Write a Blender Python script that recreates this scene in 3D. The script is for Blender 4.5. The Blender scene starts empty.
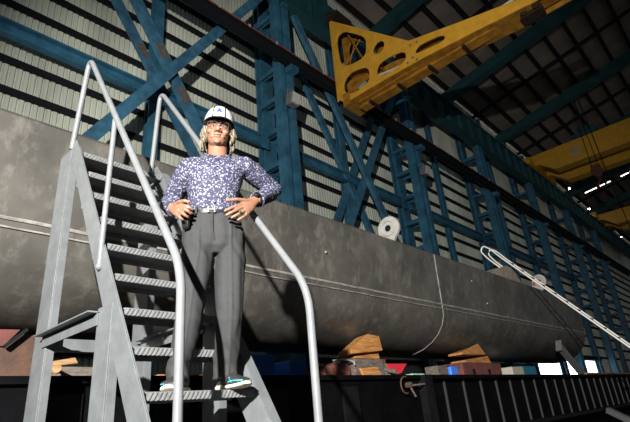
import bpy, bmesh, math, random
from mathutils import Vector, Matrix, noise
random.seed(7)
SC = bpy.context.scene
COL = SC.collection
R = math.radians
UP = 1.1            # eye height above the shop floor; geometry below is measured from the eye level

# ------------------------------------------------------------------ materials
def mat(name, col, rough=.5, metal=0., var=.0, vscale=3., col2=None, bump=0., bscale=30., spec=.5, stretch=None, emit=None, contrast=(.35, .65)):
    m = bpy.data.materials.new(name); m.use_nodes = True
    nt = m.node_tree; b = nt.nodes['Principled BSDF']
    b.inputs['Base Color'].default_value = (*col, 1)
    b.inputs['Roughness'].default_value = rough
    b.inputs['Metallic'].default_value = metal
    b.inputs['Specular IOR Level'].default_value = spec
    if emit:
        b.inputs['Emission Color'].default_value = (*emit[0], 1); b.inputs['Emission Strength'].default_value = emit[1]
    tc = nt.nodes.new('ShaderNodeTexCoord'); src = tc.outputs['Object']
    if stretch:
        mp = nt.nodes.new('ShaderNodeMapping'); mp.inputs['Scale'].default_value = stretch
        nt.links.new(src, mp.inputs['Vector']); src = mp.outputs['Vector']
    if var or col2:
        n = nt.nodes.new('ShaderNodeTexNoise'); n.inputs['Scale'].default_value = vscale; n.inputs['Detail'].default_value = 7; n.inputs['Roughness'].default_value = .62
        nt.links.new(src, n.inputs['Vector'])
        r = nt.nodes.new('ShaderNodeValToRGB')
        r.color_ramp.elements[0].position, r.color_ramp.elements[1].position = contrast
        c2 = col2 or tuple(c * (1 - var) for c in col)
        r.color_ramp.elements[0].color = (*c2, 1); r.color_ramp.elements[1].color = (*col, 1)
        nt.links.new(n.outputs['Fac'], r.inputs['Fac']); nt.links.new(r.outputs['Color'], b.inputs['Base Color'])
    if bump:
        n2 = nt.nodes.new('ShaderNodeTexNoise'); n2.inputs['Scale'].default_value = bscale; n2.inputs['Detail'].default_value = 5
        nt.links.new(src, n2.inputs['Vector'])
        bp = nt.nodes.new('ShaderNodeBump'); bp.inputs['Strength'].default_value = bump; bp.inputs['Distance'].default_value = .02
        nt.links.new(n2.outputs['Fac'], bp.inputs['Height']); nt.links.new(bp.outputs['Normal'], b.inputs['Normal'])
    return m

M = {}
M['grey_paint'] = mat('grey_paint', (.145, .156, .162), .42, 0, .22, 9, bump=.08, bscale=60)
M['grey_tube'] = mat('grey_tube', (.175, .186, .192), .35, 0, .15, 14)
M['tread'] = mat('tread_plate', (.22, .228, .228), .45, .15, .3, 30)
M['siding'] = mat('siding', (.72, .76, .64), .6, 0, .35, .8, stretch=(1, 1, .35))
M['girt'] = mat('girt_steel', (.008, .010, .012), .7, 0, spec=.15)
M['blue'] = mat('blue_steel', (.042, .165, .265), .45, 0, .5, 1.8, bump=.05)
M['blue_worn'] = mat('blue_steel_worn', (.055, .185, .29), .45, 0, col2=(.03, .085, .14), vscale=2.2)
M['teal'] = mat('teal_steel', (.018, .08, .09), .5, 0, .4, 1.2)
M['rust_patch'] = mat('rust_patch', (.17, .085, .04), .8, 0, col2=(.07, .06, .05), vscale=14)
M['roof'] = mat('roof_sheet', (.29, .24, .2), .8, 0, .35, .7)
M['purlin'] = mat('purlin_steel', (.014, .014, .014), .8, spec=.15)
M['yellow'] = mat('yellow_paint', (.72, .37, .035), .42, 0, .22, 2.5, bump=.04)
M['yellow_in'] = mat('yellow_paint_shaded', (.42, .19, .02), .5, 0, .5, 3)  # darker copy of the yellow: shade inside and underneath put into the colour
M['grease'] = mat('dark_grease', (.05, .03, .02), .5, .3, .5, 8)
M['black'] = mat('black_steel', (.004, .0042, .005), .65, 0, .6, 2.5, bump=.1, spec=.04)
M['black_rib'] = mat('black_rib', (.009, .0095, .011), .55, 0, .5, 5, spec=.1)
M['rib_edge'] = mat('rib_edge', (.035, .035, .035), .5)
M['floor'] = mat('concrete', (.2, .19, .18), .75, 0, .4, 1.5)
M['weld'] = mat('weld_bead', (.42, .4, .36), .5, .2, .5, 9)
M['white_paint'] = mat('white_paint', (.42, .41, .375), .5, 0, .2, 8)
M['red_paint'] = mat('red_paint', (.5, .03, .03), .5)
M['sand'] = mat('sandy_primer', (.36, .31, .24), .7, 0, .45, 6)
M['white_tube'] = mat('white_tube', (.85, .82, .76), .35)
M['wood'] = mat('sawn_timber', (.6, .28, .08), .7, 0, col2=(.3, .12, .035), vscale=6, stretch=(.8, 6, 9), bump=.25, bscale=20)
M['wood_pale'] = mat('pale_timber', (.42, .25, .12), .75, 0, col2=(.26, .14, .06), vscale=6, stretch=(1, 6, 9))
M['wood_old'] = mat('weathered_timber', (.19, .16, .14), .85, 0, col2=(.09, .065, .05), vscale=7, stretch=(1.2, 5, 5), bump=.3)
M['wood_red'] = mat('red_stained_timber', (.19, .06, .045), .75, 0, col2=(.1, .035, .03), vscale=5)
M['rusty'] = mat('rusty_plate', (.10, .05, .03), .85, 0, col2=(.05, .03, .022), vscale=7, bump=.3)
M['rust_red'] = mat('red_oxide', (.15, .04, .035), .75, 0, col2=(.08, .03, .025), vscale=8)
M['blue_bin'] = mat('blue_bin', (.05, .25, .95), .45)
M['copper'] = mat('copper_pipe', (.5, .2, .1), .4, .5)
M['green'] = mat('green_cloth', (.02, .2, .1), .7)
M['red_cloth'] = mat('red_cloth', (.65, .02, .04), .7)
M['mint'] = mat('mint_paint', (.45, .75, .5), .5)
M['cream'] = mat('cream_paint', (.55, .53, .42), .6)
M['teal_box'] = mat('teal_paint', (.03, .2, .3), .5)
M['cable_red'] = mat('red_cable', (.25, .05, .03), .5)
M['lamp_grey'] = mat('lamp_housing', (.25, .26, .26), .4, .3, .3, 20)
M['glass_lamp'] = mat('lamp_glass', (.5, .5, .48), .15)
M['lamp_on'] = mat('lit_lamp', (1, 1, 1), .3, emit=((1, .97, .9), 30))
M['strip_on'] = mat('lit_strip', (1, 1, 1), .3, emit=((1, .98, .95), 3.5))
M['sky'] = mat('daylight_sky', (0, 0, 0), 1, emit=((.95, .97, 1.), 4.5))
# hull plate: dark mill scale with pale scuffs
def hull_mat():
    m = mat('hull_plate', (.135, .126, .11), .46, .2, col2=(.055, .052, .047), vscale=1.3, bump=.06, bscale=9, contrast=(.3, .7))
    nt = m.node_tree; b = nt.nodes['Principled BSDF']
    base = b.inputs['Base Color'].links[0].from_socket
    tc = nt.nodes.new('ShaderNodeTexCoord')
    mp = nt.nodes.new('ShaderNodeMapping'); mp.inputs['Scale'].default_value = (2.2, 2.5, 1.3)
    nt.links.new(tc.outputs['Object'], mp.inputs['Vector'])
    n = nt.nodes.new('ShaderNodeTexNoise'); n.inputs['Scale'].default_value = 2.6; n.inputs['Detail'].default_value = 9; n.inputs['Roughness'].default_value = .7
    nt.links.new(mp.outputs['Vector'], n.inputs['Vector'])
    r = nt.nodes.new('ShaderNodeValToRGB'); r.color_ramp.elements[0].position = .50; r.color_ramp.elements[1].position = .66
    r.color_ramp.elements[0].color = (0, 0, 0, 1); r.color_ramp.elements[1].color = (.55, .55, .55, 1)
    nt.links.new(n.outputs['Fac'], r.inputs['Fac'])
    mx = nt.nodes.new('ShaderNodeMixRGB'); mx.inputs['Color2'].default_value = (.22, .208, .18, 1)
    nt.links.new(r.outputs['Color'], mx.inputs['Fac']); nt.links.new(base, mx.inputs['Color1'])
    nt.links.new(mx.outputs['Color'], b.inputs['Base Color'])
    return m
M['hull'] = hull_mat()

# ------------------------------------------------------------------ mesh helpers
def V(*a): return Vector(a)
class Bm:
    def __init__(s): s.b = bmesh.new()
    def box(s, x0, x1, y0, y1, z0, z1):
        vs = [s.b.verts.new((x, y, z)) for x in (x0, x1) for y in (y0, y1) for z in (z0, z1)]
        for f in ((0, 1, 3, 2), (4, 6, 7, 5), (0, 4, 5, 1), (2, 3, 7, 6), (0, 2, 6, 4), (1, 5, 7, 3)):
            s.b.faces.new([vs[i] for i in f])
        return s
    def hexa(s, pts):   # 8 points: bottom loop 4, top loop 4
        vs = [s.b.verts.new(p) for p in pts]
        for f in ((3, 2, 1, 0), (4, 5, 6, 7), (0, 1, 5, 4), (1, 2, 6, 5), (2, 3, 7, 6), (3, 0, 4, 7)):
            s.b.faces.new([vs[i] for i in f])
        return s
    def beam(s, p, q, w, h, side=None):   # rectangular bar p->q; w along side, h along the third axis
        p, q = Vector(p), Vector(q); d = (q - p).normalized()
        sd = Vector(side) if side else (d.cross(V(0, 0, 1)) if abs(d.z) < .95 else V(1, 0, 0))
        sd = (sd - d * sd.dot(d)).normalized(); u = sd.cross(d)
        a, c = sd * w / 2, u * h / 2
        return s.hexa([p - a - c, p + a - c, p + a + c, p - a + c, q - a - c, q + a - c, q + a + c, q - a + c])
    def prism(s, poly, ext):              # planar polygon (3D points) swept by vector ext
        n = len(poly); e = Vector(ext)
        a = [s.b.verts.new(p) for p in poly]; c = [s.b.verts.new(Vector(p) + e) for p in poly]
        s.b.faces.new(a[::-1]); s.b.faces.new(c)
        for i in range(n): s.b.faces.new((a[i], a[(i + 1) % n], c[(i + 1) % n], c[i]))
        return s
    def loft(s, rings, closed=False, cap=True):
        vr = [[s.b.verts.new(p) for p in r] for r in rings]
        n = len(vr[0]); m = len(vr)
        for i in range(m if closed else m - 1):
            r0, r1 = vr[i], vr[(i + 1) % m]
            for j in range(n): s.b.faces.new((r0[j], r0[(j + 1) % n], r1[(j + 1) % n], r1[j]))
        if cap and not closed:
            s.b.faces.new(vr[0][::-1]); s.b.faces.new(vr[-1])
        return s
    def tube(s, pts, r, n=10, closed=False, flat=1.):
        pts = [Vector(p) for p in pts]; N = len(pts); rr = r if isinstance(r, (list, tuple)) else [r] * N
        rings = []; prev = None
        for i in range(N):
            a = pts[i - 1] if (i or closed) else pts[0]; c = pts[(i + 1) % N] if (i < N - 1 or closed) else pts[-1]
            t = (c - a).normalized()
            if prev is None:
                u = t.cross(V(0, 0, 1)) if abs(t.z) < .9 else t.cross(V(1, 0, 0))
            else: u = prev - t * prev.dot(t)
            u.normalize(); prev = u; w = t.cross(u)
            rings.append([pts[i] + (u * math.cos(2 * math.pi * k / n) + w * math.sin(2 * math.pi * k / n) * flat) * rr[i] for k in range(n)])
        return s.loft(rings, closed)
    def ball(s, c, rad, seg=14, rot=None):
        rad = rad if isinstance(rad, (tuple, list)) else (rad,) * 3
        mt = Matrix.Translation(Vector(c)) @ (rot.to_4x4() if rot else Matrix.Identity(4)) @ Matrix.Diagonal((*rad, 1))
        bmesh.ops.create_uvsphere(s.b, u_segments=seg, v_segments=max(6, seg * 2 // 3), radius=1, matrix=mt)
        return s
    def cyl(s, p, q, r, n=16, r2=None):
        return s.tube([p, q], [r, r if r2 is None else r2], n)
    def mesh(s, name):
        bmesh.ops.recalc_face_normals(s.b, faces=s.b.faces)
        me = bpy.data.meshes.new(name); s.b.to_mesh(me); s.b.free(); return me

def bend(pts, rad, n=6):      # polyline with rounded corners
    pts = [Vector(p) for p in pts]; out = [pts[0]]
    for i in range(1, len(pts) - 1):
        a, b, c = pts[i - 1], pts[i], pts[i + 1]
        r = min(rad, (a - b).length * .45, (c - b).length * .45)
        p, q = b + (a - b).normalized() * r, b + (c - b).normalized() * r
        for k in range(n + 1):
            t = k / n; out.append(p * (1 - t) ** 2 + b * 2 * t * (1 - t) + q * t * t)
    out.append(pts[-1]); return out

ROOTS = []; DUPS = []
def link(o, parent=None):
    COL.objects.link(o)
    if parent: o.parent = parent
    return o
def obj(name, bm, m, parent=None, smooth=35, bevel=0):
    me = bm.mesh(name) if isinstance(bm, Bm) else bm
    ms = m if isinstance(m, list) else [m]
    for x in ms: me.materials.append(x)
    if smooth:
        for p in me.polygons: p.use_smooth = True
        if smooth < 180: me.set_sharp_from_angle(angle=R(smooth))
    o = bpy.data.objects.new(name, me); link(o, parent)
    if bevel:
        bv = o.modifiers.new('edge', 'BEVEL'); bv.width = bevel; bv.segments = 2; bv.limit_method = 'ANGLE'; bv.angle_limit = R(40)
    if not parent: ROOTS.append(o)
    return o
def tag(o, label, cat, group=None, kind='thing'):
    o['label'] = label; o['category'] = cat; o['kind'] = kind
    if group: o['group'] = group
    return o
def thing(name, label, cat, group=None):
    o = bpy.data.objects.new(name, None); o.empty_display_size = .2; link(o); ROOTS.append(o)
    return tag(o, label, cat, group)
def struct(name, bm, m, **k):
    o = obj(name, bm, m, **k); o['kind'] = 'structure'; return o
def dup(root, delta, label=None):
    r = root.copy(); COL.objects.link(r)
    if label: r['label'] = label
    for ch in list(root.children):
        c = ch.copy(); COL.objects.link(c); c.parent = r
        for g in list(ch.children):
            d = g.copy(); COL.objects.link(d); d.parent = c
    DUPS.append((r, root, Vector(delta))); return r

# ------------------------------------------------------------------ the shed
YW, YF, YR = 11.5, 10.0, 11.1
COLX = [1.5, 10.3, 19.15, 28.0, 36.9, 45.8, 54.7]
FL = -1.1
struct('floor', Bm().box(-20, 110, -18, 30, FL - .2, FL), M['floor'])
def corrugated(b, x0, x1, z0, z1, y=YW, pitch=.155, dep=.065):
    pts = []; x = x0
    while x < x1:
        for fx, fy in ((0, 0), (.1, 0), (.25, dep), (.75, dep), (.9, 0)):
            if x + fx * pitch <= x1: pts.append((x + fx * pitch, y - fy))
        x += pitch
    lo = [b.b.verts.new((p[0], p[1], z0)) for p in pts]; hi = [b.b.verts.new((p[0], p[1], z1)) for p in pts]
    for i in range(len(pts) - 1): b.b.faces.new((lo[i], lo[i + 1], hi[i + 1], hi[i]))
DX0, DX1, DZ = 31.2, 46.5, 2.35
w = Bm(); corrugated(w, -16, DX0, FL, 20.7); corrugated(w, DX0, DX1, DZ, 20.7); corrugated(w, DX1, 110, FL, 20.7)
struct('wall_back', w, M['siding'], smooth=20)
struct('wall_end', Bm().box(110, 110.2, -18, 11.6, FL, 26), M['purlin'])
struct('trim_1', Bm().box(DX0 - .1, DX1 + .1, 10.95, YW + .05, DZ, DZ + .25), M['girt'])
# daylight outside the open bay
sk = struct('window_1', Bm().box(20, 150, 26, 26.1, FL, 12), M['sky'])
sk['label'] = 'bright daylight seen through the open bay'
for i in range(17):
    z = .0 + .8625 * i - .02
    if z > 19: break
    if DZ > z > FL:
        g = Bm().box(-16, DX0, YW - .2, YW - .07, z, z + .15)
    else: g = Bm().box(-16, 75, YW - .2, YW - .07, z, z + .15)
    struct(f'trim_{i+2}', g, M['girt'], smooth=0)
# roof
RZ, RS = 20.75, .19
def rz(y): return RZ + RS * (11.5 - y)
struct('ceiling', Bm().hexa([(-16, 11.6, rz(11.6)), (110, 11.6, rz(11.6)), (110, -18, rz(-18)), (-16, -18, rz(-18)),
                            (-16, 11.6, rz(11.6) + .1), (110, 11.6, rz(11.6) + .1), (110, -18, rz(-18) + .1), (-16, -18, rz(-18) + .1)]), M['roof'])
k = 20
y = 11.0
while y > -12:
    o = struct(f'trim_{k}', Bm().box(-14, 100, y - .1, y + .1, rz(y) - .34, rz(y) - .02), M['purlin'], smooth=0); k += 1; y -= 1.3
raft = None
for i, x in enumerate([1.5, 10.3, 19.15, 28.0, 36.9, 45.8, 54.7, 63.6, 72.5]):
    b = Bm(); b.beam((x, 11.4, rz(11.4) - .75), (x, -17, rz(-17) - .75), .42, .8, (1, 0, 0))
    b.beam((x, 11.4, rz(11.4) - 1.13), (x, -17, rz(-17) - 1.13), .6, .06, (1, 0, 0))
    struct(f'trim_{k}', b, M['teal'], smooth=0); k += 1
    if i < 8:
        xm = x + 4.43; b = Bm().beam((xm, 11.4, rz(11.4) - .42), (xm, -17, rz(-17) - .42), .16, .18, (1, 0, 0))
        struct(f'trim_{k}', b, M['purlin'], smooth=0); k += 1

# laced columns -------------------------------------------------------
def laced(x, top):
    b = Bm()       # front leg: two flanges around a recessed web
    b.box(x - .36, x - .16, YF - .2, YF + .2, FL, top); b.box(x + .02, x + .27, YF - .22, YF + .22, FL, top); b.box(x - .17, x + .03, YF + .08, YF + .12, FL, top)
    c = Bm(); c.box(x - .28, x + .28, YR - .18, YR - .1, FL, rz(YR) - 1.2); c.box(x - .28, x + .28, YR + .1, YR + .18, FL, rz(YR) - 1.2); c.box(x - .06, x + .06, YR - .12, YR + .12, FL, rz(YR) - 1.2)
    return b, c
names = ['blue laced steel column at the left edge, hidden by the raised handrail', 'blue laced steel column right behind the man in the hard hat',
         'blue laced steel column behind the large white lifting lug', 'dark teal laced column behind the hooked white ladder',
         'dark teal laced column next to the bright open bay', 'dark laced column beyond the open bay, below the far crane', 'farthest dark laced column at the right edge']
cols = []
proto = None
for i, x in enumerate(COLX):
    if i == 0: continue
    if proto is None:
        proto = thing('laced_column', names[i], 'column', 'laced columns along the wall')
        fl, rl = laced(x, 15.34)
        obj('front_leg', fl, M['blue'], proto, smooth=0); obj('rear_leg', rl, M['blue'], proto, smooth=0)
        z = 5.4
        while z < 20:
            b = Bm().box(x - .34, x - .26, YF + .15, YR - .1, z - .1, z + .1)
            b.box(x - .34, x - .18, YF + .15, YR - .1, z - .1, z - .08)
            b.box(x + .16, x + .25, YF + .15, YR - .1, z - .1, z + .1)
            if z < 15.2: obj('batten', b, M['blue'], proto, smooth=0)
            z += 1.32
        x0 = x
    else: dup(proto, (x - x0, 0, 0), names[i])
# mid posts against the siding
mid = None
mids = [('blue wall post behind the raised handrails of the stairs', 5.75), ('blue wall post behind the cross bracing right of the man', 14.72), ('dark blue wall post left of the hooked white ladder', 23.6), ('dark teal wall post right of the hooked white ladder', 32.45), ('far dark wall post beyond the open bay', 41.35)]
for i, (lab, x) in enumerate(mids):
    if mid is None:
        mid = tag(obj('wall_post', Bm().box(x - .17, x + .17, 10.98, 11.04, FL, 20).box(x - .17, x + .17, 11.18, 11.24, FL, 20).box(x - .03, x + .03, 11, 11.2, FL, 20), M['blue'], smooth=0), lab, 'wall post', 'posts between the columns'); mx0 = x
        
    elif i == 3:
        z1 = 2.6
        tag(obj('wall_post', Bm().box(x - .17, x + .17, 10.98, 11.04, z1, 20).box(x - .17, x + .17, 11.18, 11.24, z1, 20).box(x - .03, x + .03, 11, 11.2, z1, 20), M['blue'], smooth=0), lab, 'wall post', 'posts between the columns')
    elif i == 4:
        tag(obj('wall_post', Bm().box(x - .17, x + .17, 10.98, 11.24, 2.6, 20), M['blue'], smooth=0), lab, 'wall post', 'posts between the columns')
    else: dup(mid, (x - mx0, 0, 0), lab)
# long strut along the wall, one length per bay
lab = ['long blue horizontal strut behind the raised left handrail', 'blue horizontal strut behind the cross bracing right of the man', 'dark blue horizontal strut left of the hooked white ladder', 'dark horizontal strut right of the hooked white ladder', 'far dark horizontal strut above the open bay']
for i, (xa, xb) in enumerate(((-8, 10.05), (10.55, 18.9), (19.4, 27.75), (28.25, 36.65), (37.15, 45.5))):
    t = thing('wall_strut', lab[i], 'strut', 'horizontal struts between columns')
    b = Bm().box(xa, xb, 10.9, 11.0, 8.98, 9.36); b.box(xa, xb, 10.75, 10.95, 9.33, 9.38); b.box(xa, xb, 10.75, 10.95, 8.96, 9.01)
    obj('beam', b, M['blue'], t, smooth=0)
    obj('end_plate', Bm().box(xb - .35, xb - .02, 10.7, 10.75, 8.8, 9.55), M['blue'], t, smooth=0)
# cross braces
def brace(name, lab, p, q, w=.3, m='blue_worn', patches=()):
    t = thing('cross_brace', lab, 'brace', 'diagonal braces between columns')
    p, q = Vector(p), Vector(q)
    b = Bm().beam(p, q, .05, w, (0, 1, 0))
    d = (q - p).normalized(); u = V(0, 1, 0).cross(d)
    for sgn in (-1, 1): b.beam(p + u * sgn * (w / 2 - .02) + V(0, .07, 0), q + u * sgn * (w / 2 - .02) + V(0, .07, 0), .14, .03, (0, 1, 0))
    obj('channel', b, M[m], t, smooth=0)
    for f, l in patches:
        c = p.lerp(q, f); 
        bb = Bm()
        for sgn in (-.22, .22): bb.beam(c + u * sgn * w + V(0, -.03, 0), c + d * l + u * sgn * w + V(0, -.03, 0), .012, w * .3, (0, 1, 0))
        obj('splice_plate', bb, M['rust_patch'], t, smooth=0)
    return t
def zline(c, s, x): return c[1] + s * (x - c[0])
c1 = (5.68, 9.35)
def bp(c, s, x, y): return (x, y, zline(c, s, x))
brace('f', 'long blue brace rising to the right behind the hard hat', bp((5.6, 9.35), 1.53, 1.9, 9.93), bp((5.6, 9.35), 1.53, 9.45, 9.93), .32)
brace('f', 'blue brace with rusty splices falling to the right behind the right handrail', bp((5.86, 9.4), -1.62, 2.2, 10.1), bp((5.86, 9.4), -1.62, 8.4, 10.1), .34, patches=((.50, .5), (.62, .5)))
brace('r', 'blue brace falling to the right, left one of the rusty spliced pair', bp((5.8, 9.85), -1.55, 1.7, 11.0), bp((5.8, 9.85), -1.55, 8.6, 11.0), .28, patches=((.50, .5), (.66, .4)))
c2 = (14.8, 8.85)
brace('f', 'front blue brace falling from the column beside the man to the white lug', bp(c2, -1.74, 11.12, 9.93), bp(c2, -1.74, 19.0, 9.93), .3)
brace('f', 'front blue brace rising right, crossing left of the white lug', bp(c2, 1.66, 10.6, 10.1), bp(c2, 1.66, 18.6, 10.1), .3)
brace('r', 'rear blue brace falling right, behind the crossing left of the white lug', bp(c2, -1.8, 10.6, 10.85), bp(c2, -1.8, 19.0, 10.85), .3)
brace('r', 'rear blue brace rising right, behind the crossing left of the white lug', bp(c2, 1.75, 10.6, 11.0), bp(c2, 1.75, 18.8, 11.0), .3)
# crane runway girder and jib rail
t = thing('runway_girder', 'deep dark teal crane runway girder running along the column tops', 'girder')
obj('web', Bm().box(-10, 75, 9.9, 9.96, 15.4, 17.0), M['teal'], t, smooth=0)
obj('top_flange', Bm().box(-10, 75, 9.65, 10.2, 17.0, 17.06), M['teal'], t, smooth=0)
obj('bottom_flange', Bm().box(-10, 75, 9.65, 10.2, 15.36, 15.42), M['teal'], t, smooth=0)
obj('crane_rail', Bm().box(-10, 75, 9.88, 9.98, 17.06, 17.2), M['grease'], t, smooth=0)
for i in range(38):
    x = 6 + i * 1.5
    obj('stiffener', Bm().box(x - .02, x + .02, 9.68, 9.9, 15.42, 17.0), M['teal'], t, smooth=0)
t = thing('rail_beam', 'dark rail beam with a red cable running past all the columns', 'beam')
obj('beam', Bm().box(-10, 70, 9.5, 9.56, 11.95, 12.3).box(-10, 70, 9.4, 9.66, 12.28, 12.33).box(-10, 70, 9.4, 9.66, 11.92, 11.97), M['girt'], t, smooth=0)
obj('cable', Bm().tube([(-10 + i * .8, 9.42, 12.385 + .012 * math.sin(i * 2.1)) for i in range(101)], .022, 6), M['cable_red'], t)
for i in range(24):
    x = 3.2 + i * 1.25
    obj('cable_clip', Bm().box(x - .035, x + .035, 9.38, 9.45, 12.33, 12.44), M['white_paint'], t, smooth=0)
for x in COLX[1:]:
    obj('bracket', Bm().box(x - .12, x + .24, 9.45, 9.78, 11.7, 11.93), M['blue'], t, smooth=0)
# walkway tie lines of the rail on the wall
# flood lamps
def flood(x, y, z, lab):
    t = thing('flood_lamp', lab, 'lamp', 'flood lamps on the columns')
    obj('housing', Bm().hexa([(x - .2, y - .1, z - .24), (x + .2, y - .1, z - .24), (x + .2, y + .2, z - .2), (x - .2, y + .2, z - .2), (x - .22, y - .22, z + .2), (x + .22, y - .22, z + .2), (x + .18, y + .15, z + .22), (x - .18, y + .15, z + .22)]), M['lamp_grey'], t, bevel=.02)
    obj('lens', Bm().hexa([(x - .16, y - .14, z - .2), (x + .16, y - .14, z - .2), (x + .16, y - .1, z - .2), (x - .16, y - .1, z - .2), (x - .18, y - .235, z + .16), (x + .18, y - .235, z + .16), (x + .18, y - .2, z + .16), (x - .18, y - .2, z + .16)]), M['glass_lamp'], t)
    obj('hanger', Bm().tube(bend([(x - .25, y, z), (x - .25, y, z + .4), (x + .25, y, z + .4), (x + .25, y, z)], .08), .02, 8).box(x - .04, x + .04, y - .03, y + .25, z + .37, z + .43), M['lamp_grey'], t)
flood(10.2, 9.55, 10.35, 'grey flood lamp on the column behind the man')
flood(19.1, 9.55, 10.45, 'grey flood lamp on the column above the white lifting lug')
for i, (x, z, lb) in enumerate(((48.28, 18.2, 'tiny lit white lamp near the far crane, upper one'), (54.23, 17.6, 'tiny lit white lamp near the far crane, lower one'), (67.7, 17.3, 'faint lit lamp at the far right edge'))):
    t = thing('pendant_lamp', lb, 'lamp', 'lit lamps along the runway')
    obj('bulb', Bm().ball((x, 9.6, z), .085 if i < 2 else .05, 10), M['lamp_on'], t); obj('shade', Bm().cyl((x, 9.6, z + .12), (x, 9.6, z + .4), .2, 12, .05), M['girt'], t)
    obj('arm', Bm().beam((x, 9.6, z + .4), (x, 9.6, rz(9.6)), .04, .04), M['girt'], t)
RA, RB = V(50, 8.74, 17.9), V(50, 4.64, 18.47)
for i, (ta, tb_) in enumerate(((0, .27), (.30, .58), (.80, .97), (1.0, 1.3))):
    t = thing('roof_light', ['lit roof light strip below the far roof, leftmost of the line', 'second lit roof light strip from the left below the far roof', 'third lit roof light strip from the left below the far roof', 'lit roof light strip below the far roof at the right edge'][i], 'light', 'strip lights in a line below the far roof')
    p_, q_ = RA.lerp(RB, ta), RA.lerp(RB, tb_)
    obj('tube', Bm().beam(p_, q_, .07, .07), M['strip_on'], t)
    obj('fitting', Bm().beam(p_ + V(0, 0, .09), q_ + V(0, 0, .09), .18, .08), M['girt'], t)
    obj('hanger', Bm().cyl((50, p_.y - .1, p_.z + .1), (50, p_.y - .1, rz(p_.y)), .015, 6).cyl((50, q_.y + .1, q_.z + .1), (50, q_.y + .1, rz(q_.y)), .015, 6), M['girt'], t)

# yellow wall jib crane ------------------------------------------------
def plate(outline, holes, x, th):
    cu = bpy.data.curves.new('c', 'CURVE'); cu.dimensions = '2D'; cu.fill_mode = 'BOTH'; cu.extrude = th / 2; cu.bevel_depth = .015; cu.bevel_resolution = 1
    for poly, smooth in [(outline, 0)] + [(h, 1) for h in holes]:
        if smooth:
            n_ = len(poly); poly = [q for i in range(n_) for q in ([tuple(Vector(poly[i - 1]).lerp(Vector(poly[i]), .62)), tuple(Vector(poly[i]).lerp((Vector(poly[i - 1]) + Vector(poly[(i + 1) % n_])) / 2, .16)), tuple(Vector(poly[i]).lerp(Vector(poly[(i + 1) % n_]), .38))])]; smooth = 0
        sp = cu.splines.new('POLY')
        if smooth:
            sp.bezier_points.add(len(poly) - 1)
            for p, q in zip(sp.bezier_points, poly): p.co = (q[0], q[1], 0); p.handle_left_type = p.handle_right_type = 'AUTO'
            sp.resolution_u = 5
        else:
            sp.points.add(len(poly) - 1)
            for p, q in zip(sp.points, poly): p.co = (q[0], q[1], 0, 1)
        sp.use_cyclic_u = True
    o = bpy.data.objects.new('c', cu); COL.objects.link(o)
    dg = bpy.context.evaluated_depsgraph_get(); me = bpy.data.meshes.new_from_object(o.evaluated_get(dg))
    bpy.data.objects.remove(o)
    me.transform(Matrix(((0, 0, 1, x), (1, 0, 0, 0), (0, 1, 0, 0), (0, 0, 0, 1))))
    return me
JO = [(10.25, 17.06), (6.54, 13.2), (4.47, 12.62), (2.4, 12.08), (.2, 11.9), (.2, 11.66), (2.17, 11.68), (4.05, 11.88), (6.04, 12.07), (7.93, 12.16), (9.7, 12.18), (9.95, 12.2), (10.25, 12.55), (10.33, 12.5)]
JH = [[(10.0, 15.66), (9.83, 15.91), (9.46, 15.86), (8.54, 14.91), (8.42, 14.55), (8.52, 13.94), (8.79, 13.78), (9.46, 13.88), (9.79, 14.09), (9.96, 14.42)],
      [(7.9 + .32 * math.cos(a * math.pi / 4), 13.82 + .32 * math.sin(a * math.pi / 4)) for a in range(8)],
      [(9.93, 13.1), (9.82, 13.36), (9.45, 13.53), (8.72, 13.34), (8.5, 13.07), (8.55, 12.58), (8.81, 12.42), (9.41, 12.39), (9.73, 12.54), (9.91, 12.75)],
      [(8.21, 12.75), (8.06, 13.04), (7.61, 13.1), (6.91, 12.95), (6.74, 12.73), (6.79, 12.46), (7.08, 12.34), (7.86, 12.34), (8.15, 12.52)],
      [(6.38, 12.43), (6.37, 12.62), (6.14, 12.76), (5.27, 12.6), (5.1, 12.45), (5.11, 12.3), (5.34, 12.26), (5.96, 12.36)]]
XJ, XK = 13.9, 14.75
t = thing('jib_crane', 'large yellow wall jib crane with round cut-outs, hanging over the hull', 'crane')
obj('near_side_plate', plate(JO, JH, XJ, .05), M['yellow'], t, smooth=30)
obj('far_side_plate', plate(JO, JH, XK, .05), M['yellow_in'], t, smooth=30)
b = Bm(); 
for (ya, za), (yb, zb) in zip(JO[6:10], JO[7:11]): b.beam((14.33, ya, za - .03), (14.33, yb, zb - .03), .95, .04, (1, 0, 0))
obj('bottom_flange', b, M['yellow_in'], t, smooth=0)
b = Bm()
for (ya, za), (yb, zb) in zip(JO[0:3], JO[1:4]): b.beam((14.33, ya, za - .04), (14.33, yb, zb - .04), .85, .03, (1, 0, 0))
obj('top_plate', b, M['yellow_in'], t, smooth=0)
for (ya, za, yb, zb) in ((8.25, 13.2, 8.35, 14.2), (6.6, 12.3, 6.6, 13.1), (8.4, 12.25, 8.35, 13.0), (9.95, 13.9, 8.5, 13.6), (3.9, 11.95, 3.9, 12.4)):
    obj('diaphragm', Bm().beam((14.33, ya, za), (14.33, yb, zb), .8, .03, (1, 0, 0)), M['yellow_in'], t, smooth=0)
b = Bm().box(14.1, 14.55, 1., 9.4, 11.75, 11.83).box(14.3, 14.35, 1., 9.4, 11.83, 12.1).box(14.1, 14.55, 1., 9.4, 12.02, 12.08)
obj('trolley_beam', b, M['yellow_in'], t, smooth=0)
for y in (8.8, 7.4, 6.0, 4.6): 
    obj('beam_clip', Bm().box(14.0, 14.65, y - .06, y + .06, 11.68, 11.76), M['grease'], t, smooth=0)
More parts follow.
